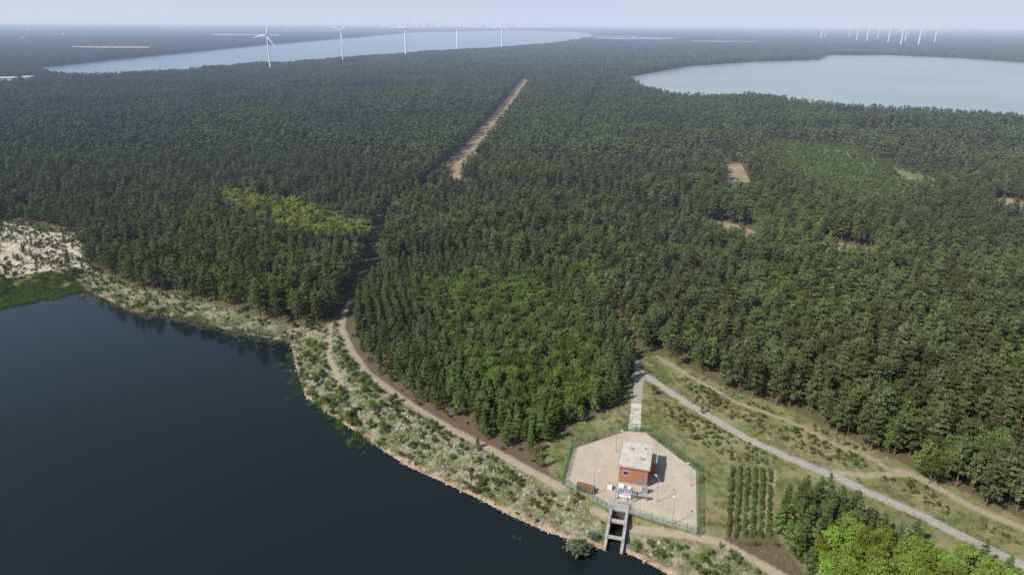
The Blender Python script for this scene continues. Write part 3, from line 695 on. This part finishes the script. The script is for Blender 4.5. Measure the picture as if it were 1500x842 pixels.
x,y=scatter(GRASS,1.1);k=(trackd(x,y)<-.1)&~inside(x,y,YARD)&~inside(x,y,THICK)&(vnoise(x,y,5,2)>.35);x,y=x[k],y[k];instancer('grass',x,y,height(x,y),rng.uniform(.5,1.1,len(x)),C_tuft,3)
x,y=scatter(BANK,1.5);d=-sdp(x,y,LAKE);k=(d>.5)&(trackd(x,y)<-.1)&offch(x,y)&~inside(x,y,YARD)&~inside(x,y,SANDP);x,y=x[k],y[k];instancer('bank_grass',x,y,height(x,y),rng.uniform(.5,1.2,len(x)),C_tuft,3)
for pl,sp in ((PL([(1000,558),(1060,572),(1180,620),(1290,668),(1310,690),(1230,682),(1110,632),(1020,590)]),1.4),(PL([(968,592),(1000,600),(1140,672),(1150,685),(1080,680),(1000,635)]),1.3),(PL([(1290,700),(1340,705),(1500,800),(1500,815),(1400,765)]),1.4)):
    x,y=scatter(pl,sp);k=(trackd(x,y)<-.4)&(vnoise(x,y,7,3)>.3);x,y=x[k],y[k];instancer('roadside_scrub',x,y,height(x,y),rng.uniform(.25,.6,len(x)),C_shrub,4)
x,y=scatter(HEATH[0],3.0);k=(trackd(x,y)<-1.0)&(rng.uniform(0,1,len(x))<.6);x,y=x[k],y[k];instancer('heath_pines',x,y,height(x,y),rng.uniform(.2,.75,len(x)),C_yp,5)
for q_ in HEATH:
    x,y=scatter(q_,2.2);k=(trackd(x,y)<-.3)&(rng.uniform(0,1,len(x))<.45);x,y=x[k],y[k];instancer('heath_shrubs',x,y,height(x,y),rng.uniform(.2,.75,len(x)),C_shrub,4)
X_=[];Y_=[]
for k in range(6):
    a_=np.array(P(1073+k*11,686+k*1.0));c_=np.array(P(1066+k*11.8,788));L=np.linalg.norm(c_-a_)
    for q_ in np.arange(0,L,.62): 
        if rng.uniform()<.08: continue
        p=a_+(c_-a_)*q_/L+rng.normal(0,.1,2);X_.append(p[0]);Y_.append(p[1])
X_=np.array(X_);Y_=np.array(Y_);n=len(X_);s=rng.uniform(.40,.60,n);instancer('sapling_rows',X_,Y_,np.full(n,LAND),np.stack([s,s,s*1.05],1),C_shrub,4)
x,y=scatter(GREENB,1.2);instancer('reed_bed',x,y,np.maximum(height(x,y),-.2),rng.uniform(.5,1,len(x)),C_reed,3)
def along(u0_,u1_,n_,spread):
    seg=PL([s_ for s_ in shore if u0_<=s_[0]<=u1_],0);t=rng.uniform(0,len(seg)-1.001,n_);i=t.astype(int);f=(t-i)[:,None]
    p=seg[i]*(1-f)+seg[i+1]*f+rng.normal(0,spread,(n_,2));return p[:,0],p[:,1]
x,y=along(115,425,420,2.2);instancer('dead_brush',x,y,np.maximum(height(x,y),-.1),rng.uniform(.4,1,len(x)),C_dead,3)
x,y=along(425,560,70,2.0);instancer('shore_reeds',x,y,np.maximum(height(x,y),-.3),rng.uniform(.5,1,len(x)),C_reed,3)
x,y=along(0,425,150,1.6);instancer('shore_reeds',x,y,np.maximum(height(x,y),-.3),rng.uniform(.5,1,len(x)),C_reed,3)
wm=C_will.objects[0].data
for u,v,s in((845,812,1.6),(838,806,1.3),(855,806,1.3),(868,790,.9)):
    p=P(u,v,.3);obj('willow_shrub',wm,loc=(*p,max(-.1,float(height(np.array([p[0]]),np.array([p[1]]))[0]))),scale=s,rot=u)
om=[o.data for o in C_oak.objects];pm=[o.data for o in C_yp.objects]
p=P(957,578);obj('oak_tree',om[0],loc=(*p,LAND),scale=.45)
for u,v,s in((605,580,.5),(570,610,.3),(690,690,.35),(750,722,.35),(640,600,.45),(700,655,.45),(722,672,.3),(1028,605,.35),(790,720,.3),(785,672,.55),(1055,800,.25),(660,640,.3)):
    p=P(u,v);obj('young_pine_tree',pm[int(u)%5],loc=(*p,float(height(np.array([p[0]]),np.array([p[1]]))[0])),scale=s,rot=u)
dm=[o.data for o in C_dead.objects]
p=P(755,789,0);obj('driftwood_snag',dm[0],loc=(*p,-.25),scale=.7)
# ---------------------------------------------------------------- haze layer
m=bpy.data.materials.new('atmospheric_haze');m.use_nodes=True;nt=m.node_tree;nt.nodes.clear()
out=nt.nodes.new('ShaderNodeOutputMaterial');ab=nt.nodes.new('ShaderNodeVolumeAbsorption');em=nt.nodes.new('ShaderNodeEmission');ad=nt.nodes.new('ShaderNodeAddShader')
sig=np.array([1/8800,1/7700,1/6000]);Linf=np.array([.62,.68,.83]);dm_=sig.max()*1.25
ab.inputs['Density'].default_value=float(dm_);ab.inputs['Color'].default_value=(*[float(1-s/dm_) for s in sig],1)
e=sig*Linf;em.inputs['Color'].default_value=(*[float(v/e.max()) for v in e],1);em.inputs['Strength'].default_value=float(e.max())  # even volume glow stands in for sunlight scattered by the haze
nt.links.new(ab.outputs[0],ad.inputs[0]);nt.links.new(em.outputs[0],ad.inputs[1]);nt.links.new(ad.outputs[0],out.inputs['Volume'])
b=B();b.box((0,35150,200),(120000,70000,500));obj('atmosphere_haze',b.mesh('atmosphere_haze',[m]))
# ---------------------------------------------------------------- light
S=np.array([-.82,-.50]);S/=np.linalg.norm(S);el=math.radians(46)
sv=Vector((S[0]*math.cos(el),S[1]*math.cos(el),math.sin(el)))
sun=bpy.data.lights.new('sun','SUN');sun.energy=5.0;sun.angle=math.radians(.5);sun.color=(1,.95,.86)
so=bpy.data.objects.new('sun',sun);scene.collection.objects.link(so);so.rotation_euler=(-sv).to_track_quat('-Z','Y').to_euler()
w=bpy.data.worlds.new('World');scene.world=w;w.use_nodes=True;nt=w.node_tree
bg=nt.nodes['Background'];sk=nt.nodes.new('ShaderNodeTexSky');sk.sky_type='NISHITA';sk.sun_disc=False
sk.sun_elevation=el;sk.sun_rotation=math.atan2(S[0],S[1]);sk.air_density=1.0;sk.dust_density=1.0
nt.links.new(sk.outputs[0],bg.inputs[0]);bg.inputs[1].default_value=.12
